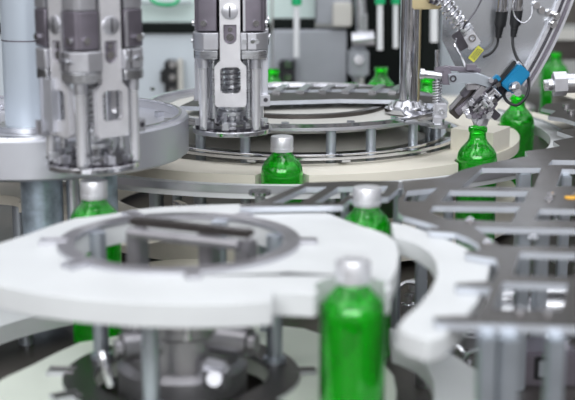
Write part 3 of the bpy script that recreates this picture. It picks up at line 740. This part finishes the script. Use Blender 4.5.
# dark bay right of it
bay = thing('dark_bay', 'black recessed machine bay behind the polished steel column', 'machine bay', tuple(Q(390,90,YB+.1)[:2])+(BASE,))
b = MB(); zbox(b, 347, 443, -40, YB+.12, .06); b.build('back_plate', M['blackmetal'], bay)
b = MB(); zbox(b, 443, 525, 66, YB+.30, .06); b.build('side_plate', M['greypanel'], bay)
b = MB(); zbox(b, 424, 441, -40, YB-.08, .10); b.build('black_pillar', M['blackmetal'], bay)
b = MB(); zbox(b, 443, 522, -40, YB+.05, .06); b.build('pale_plate', M['panel'], bay)
def tubething(px, y0, y1, r, Y, lb, m='tube', top=True, mount=YB+.119):
    t = thing('white_tube', lb, 'tube', tuple(Q(px,y1,Y)), group='upright white tubes behind the line')
    b = MB(); b.cyl(Q(px,y0,Y), Q(px,y1,Y), r, n=20); b.build('pipe', M[m], t)
    if top:
        b = MB(); b.cyl(Q(px,-30,Y), Q(px,y0+3,Y), r*1.7, n=20); b.build('green_fitting', M['greenplastic'], t)['label'] = 'green plastic fitting'
    if mount:
        q = Q(px, -18, Y); b = MB(); b.box((q.x,(Y+mount)/2,q.z), (.012, mount-Y, .012)); b.build('mount_arm', M['steel'], t)
tubething(296.5, 2, 57, .0065, 2.80, 'white tube with green fitting above the hinge on the grey panel', mount=YB+.029)
tubething(380, 1, 50, .0062, 2.62, 'white tube with green fitting left of the polished column')
tubething(395.5, 1, 48, .0055, 2.66, 'white tube with green fitting right against the polished column')
tubething(434, 4, 42, .0085, 2.75, 'white tube in front of the black pillar', top=False, mount=YB-.081)
vb = thing('valve_block', 'grey valve block with silver cylinder left of the white tubes', 'valve', tuple(Q(360,78,2.7)))
b = MB(); qbox(b, 349, 50, 369, 78, 2.70, .06, .006); b.build('block', M['greypanel'], vb)
b = MB(); b.cyl(Q(352,40,2.70), Q(374,38,2.70), .016, n=28); b.build('silver_cylinder', M['satin'], vb)
b = MB(); b.cyl(Q(360,-10,2.72), Q(362,34,2.72), .012, n=24); b.cyl(Q(365,14,2.70), Q(365,34,2.70), .006, n=18); b.build('stem', M['steel'], vb)
b = MB(); b.cyl(Q(359,60,2.70), Q(359,60,2.69), .010, n=20); b.build('bolt', M['bright'], vb)
b = MB(); q = Q(359,79,2.73); b.cyl((q.x,q.y,BASE),(q.x,q.y,q.z+.004),.012,n=20); b.build('stand', M['steel'], vb)

# far star disc and bottles behind
fd = thing('far_disc', 'blurred pale round conveyor disc in the far background centre', 'conveyor disc', (.34,2.62,BASE))
b = MB(); b.ring((.34,2.62,0), .001, .15, .03, .05); b.build('disc', M['cream'], fd)
b = MB(); b.ring((.34,2.62,0), .15, .16, .045, .055); b.build('steel_edge', M['steel'], fd)
b = MB(); b.cyl((.34,2.62,BASE),(.34,2.62,.03),.05); b.build('hub', M['steel'], fd)
BG = 'blurred green bottles in the background'
def bg(px, py, Y, lb, cap=False, z=BASE):
    q = Q(px, py, Y); bottle(q.x, q.y, lb, cap, rz=px, group=BG, z=z)
bg(427, 90, 2.283, 'blurred green bottle between the brass rod and the upright rod')
bg(381, 80, 2.45, 'green bottle behind, left of the polished column at its foot')
bg(273, 90, 2.42, 'green bottle peeking out right of the middle capping head')
q = P(340,165,BASE)
for px, Y, lb in ((350,2.21,'dim green bottle below the steel track, further from the column'),(384,2.18,'dim green bottle below the steel track under the column')):
    q = Q(px,140,Y); bottle(q.x, q.y, lb, False, rz=px, group=BG)

# right background conveyor with bottles
rc = thing('far_conveyor', 'blurred white conveyor table with steel rails at far right', 'conveyor', (.72,2.37,BASE))
b = MB(); b.ring((.72,2.37,0), .08, .22, .085, .10); b.build('white_disc', M['cream'], rc)
b = MB(); b.ring((.72,2.37,0), .22, .23, .085, .112); b.build('steel_rail', M['plate'], rc)
b = MB(); b.ring((.72,2.37,0), .04, .08, .088, .108); b.build('inner_plate', M['plate'], rc)
b = MB(); b.cyl((.72,2.37,BASE),(.72,2.37,.101),.05); b.build('hub', M['steel'], rc)
rz_ = Q(552,30,3.2).z
shelf = thing('background_rail', 'blurred pale horizontal rail across the far right background', 'rail', tuple(Q(560,40,3.2)))
b = MB(); qbox(b, 536, 30, 660, 40, 3.2, .03); b.build('pale_rail', M['pale'], shelf)
b = MB(); qbox(b, 536, 40.5, 660, 60, 3.21, .012); b.build('lower_rail', M['plate'], shelf)
q = Q(552,12,3.265); zb = q.z-.1885
b = MB(); b.box((Q(590,40,3.265).x, 3.262, zb-.004), (.32,.06,.008)); b.build('ledge', M['steel'], shelf)
b = MB(); qbox(b, 536, -40, 660, 24, 3.33, .03); b.build('grey_green_panel', M['bed'], shelf)
b = MB(); zbox(b, 600, 610, 40, 3.30, .02); b.build('stand', M['steel'], shelf)
for px, Y, z, lb in ((552,3.265,zb,'distant green bottle above the pale rail right of the guard rim'),(556,2.72,BASE,'green bottle before the far conveyor just right of guard rim'),(592,2.68,BASE,'green bottle behind the hexagonal nozzle at right edge')):
    q = Q(px, 50, Y); bottle(q.x, q.y, lb, False, rz=px, group=BG, z=z)
# steel plate under/behind right (finger plates on cream ring)
fp = thing('finger_plate', 'flat brownish steel plate with pointed fingers below the hex nozzle', 'plate', tuple(P(565,115,BASE)))
fo = [(546,104),(575,100),(640,98),(640,119),(575,122),(562,118),(548,116),(556,111),(541,108)]
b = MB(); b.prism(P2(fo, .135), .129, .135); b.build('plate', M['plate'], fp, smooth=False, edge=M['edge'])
p = P(600,108,.135); b = MB(); b.cyl((p.x,p.y,BASE),(p.x,p.y,.129),.008); b.build('support_post', M['post'], fp)
for px, py in ((566,108),(571,114)):
    p = P(px,py,.135); b = MB(); b.cyl((p.x,p.y,.135),(p.x,p.y,.141),.006,n=18); b.build('bolt', M['bright'], fp)

# ---------------------------------------------------------------- deck clutter under the lattice
def deck(name, lab, cat, px, py, fn):
    p = P(px, py, BASE); t = thing(name, lab, cat, (p.x,p.y,BASE)); fn(t, p); return t
def jb(t, p):
    b = MB(); b.box((p.x,p.y,BASE+.018), (.09,.05,.036), bev=.003); b.build('housing', M['gun'], t)
    b = MB(); b.box((p.x+.012,p.y-.026,BASE+.02), (.026,.004,.024), bev=.001); b.build('window_frame', M['black'], t)
    b = MB(); b.box((p.x+.012,p.y-.0285,BASE+.02), (.018,.002,.016)); b.build('window', M['greypanel'], t)
    for dx in (-.035,.035):
        b = MB(); b.cyl((p.x+dx,p.y,BASE+.036),(p.x+dx,p.y,BASE+.042),.006,n=16); b.build('bolt', M['bright'], t)
deck('drive_housing', 'grey drive housing with small framed window low at right under lattice', 'housing', 530, 378, jb)
def gm(t, p):
    b = MB(); b.cyl((p.x-.03,p.y,BASE+.028),(p.x+.03,p.y,BASE+.028),.026,n=36); b.build('motor_body', M['steel'], t)
    b = MB(); b.cyl((p.x+.03,p.y,BASE+.028),(p.x+.045,p.y,BASE+.028),.016,n=28); b.build('end_cap', M['satin'], t)
    b = MB(); b.box((p.x,p.y,BASE+.004), (.06,.05,.008), bev=.001); b.build('foot', M['dark'], t)
deck('small_motor', 'small round steel motor on the deck under lattice slots', 'motor', 555, 330, gm)
deck('small_motor', 'small round steel motor on the deck near the white guide', 'motor', 498, 335, gm)
spots = [(500,300),(512,304),(520,316),(565,300),(470,345),(450,365),(415,345),(440,310),(530,345),(515,360),(560,360),(478,372),(540,255),(560,262),(410,300),(408,312),(418,290),(570,345),(445,392),(427,384),(560,235),(545,228)]
for i,(px,py) in enumerate(spots):
    p = P(px,py,BASE); k = i % 3
    nm = ('hex_bolt','clamp_nut','bent_clip')[k]
    t = thing(nm, 'x', ('bolt','nut','clip')[k], (p.x,p.y,BASE), group=('hex bolts','clamp nuts','bent clips')[k]+' scattered over the deck at right')
    t['label'] = ('small bright hex bolt standing on the dark deck under the lattice','short chrome clamp nut on the dark deck under the lattice','thin bent steel clip on the dark deck under the lattice')[k]
    b = MB()
    if k == 0: b.hexa((p.x,p.y,BASE),(p.x,p.y,BASE+.010),.009); b.cyl((p.x,p.y,BASE+.01),(p.x,p.y,BASE+.022),.005,n=18); b.build('bolt_body', M['bright'], t)
    elif k == 1: b.ring((p.x,p.y,0), .004,.012, BASE, BASE+.012, n=28); b.build('nut_body', M['satin'], t)
    else: b.tube([(p.x-.02,p.y,BASE+.003),(p.x-.008,p.y+.003,BASE+.02),(p.x+.008,p.y,BASE+.02),(p.x+.02,p.y-.005,BASE+.003)], .003, 8); b.build('clip_wire', M['steel'], t)

# ---------------------------------------------------------------- light
w = bpy.data.worlds.new('factory_light'); SC.world = w; w.use_nodes = True
nt = w.node_tree; bgn = nt.nodes['Background']
tc = nt.nodes.new('ShaderNodeTexCoord'); sep = nt.nodes.new('ShaderNodeSeparateXYZ'); nt.links.new(tc.outputs['Generated'], sep.inputs[0])
rmp = nt.nodes.new('ShaderNodeValToRGB'); mp = nt.nodes.new('ShaderNodeMapRange'); mp.inputs['From Min'].default_value = -1; mp.inputs['From Max'].default_value = 1
nt.links.new(sep.outputs['Z'], mp.inputs[0]); nt.links.new(mp.outputs[0], rmp.inputs[0])
els = rmp.color_ramp.elements
els[0].position = 0; els[0].color = (.03,.03,.03,1); els[1].position = 1; els[1].color = (.95,.98,1.05,1)
for pos, c in ((.46,(.09,.085,.08)),(.52,(.55,.55,.57)),(.62,(.34,.34,.36)),(.75,(.85,.87,.92))):
    e = els.new(pos); e.color = (*c, 1)
no = nt.nodes.new('ShaderNodeTexNoise'); no.inputs['Scale'].default_value = 4.5; no.inputs['Detail'].default_value = 3
nt.links.new(tc.outputs['Generated'], no.inputs['Vector'])
cr = nt.nodes.new('ShaderNodeMapRange'); cr.inputs['From Min'].default_value = .42; cr.inputs['From Max'].default_value = .58; cr.inputs['To Min'].default_value = .15; cr.inputs['To Max'].default_value = 1.9
nt.links.new(no.outputs['Fac'], cr.inputs[0])
mx = nt.nodes.new('ShaderNodeMix'); mx.data_type = 'RGBA'; mx.blend_type = 'MULTIPLY'; mx.inputs['Factor'].default_value = 1
nt.links.new(rmp.outputs[0], mx.inputs['A']); nt.links.new(cr.outputs[0], mx.inputs['B']); yr = nt.nodes.new('ShaderNodeMapRange'); yr.inputs['From Min'].default_value = -.7; yr.inputs['From Max'].default_value = .8; yr.inputs['To Min'].default_value = 1.7; yr.inputs['To Max'].default_value = .55
nt.links.new(sep.outputs['Y'], yr.inputs[0])
mx2 = nt.nodes.new('ShaderNodeMix'); mx2.data_type = 'RGBA'; mx2.blend_type = 'MULTIPLY'; mx2.inputs['Factor'].default_value = 1
nt.links.new(mx.outputs['Result'], mx2.inputs['A']); nt.links.new(yr.outputs[0], mx2.inputs['B']); nt.links.new(mx2.outputs['Result'], bgn.inputs['Color'])
bgn.inputs['Strength'].default_value = .62
def area(name, loc, tgt, sx, sy, power, col=(1,1,1)):
    l = bpy.data.lights.new(name, 'AREA'); l.shape = 'RECTANGLE'; l.size = sx; l.size_y = sy; l.energy = power; l.color = col
    o = bpy.data.objects.new(name, l); COL.objects.link(o); o.location = loc
    o.rotation_euler = (Vector(tgt)-Vector(loc)).to_track_quat('-Z','Y').to_euler(); return o
area('unseen_lamp', (.6,1.4,2.4), (.1,1.7,0), 2.4, .5, 13, (.97,.98,1))
area('unseen_lamp', (-1.3,.3,2.0), (-.1,1.5,.1), .6, 2.2, 9, (1,.99,.97))
area('unseen_lamp', (0,3.0,2.3), (0,2.2,0), 2.6, .4, 7, (.97,.98,1))
area('unseen_lamp', (-.2,-1.3,1.35), (.05,1.6,.1), 3.0, .9, 52, (.97,.99,1))  # big front light added out of view, behind and above the camera

# ---------------------------------------------------------------- camera
cam = bpy.data.cameras.new('camera'); co = bpy.data.objects.new('camera', cam); COL.objects.link(co)
co.location = (0,0,CZ); co.rotation_euler = (PI/2-TH, 0, 0)
cam.sensor_width = 36; cam.lens = F/575*36; cam.clip_start = .02
cam.dof.use_dof = True; cam.dof.focus_distance = 1.74; cam.dof.aperture_fstop = 4.8
SC.camera = co
for o in bpy.data.objects:
    if '_o' in o: del o['_o']
vs = SC.view_settings; vs.view_transform = 'Standard'; vs.look = 'None'; vs.gamma = 1; vs.exposure = 0.15; vs.use_curve_mapping = False
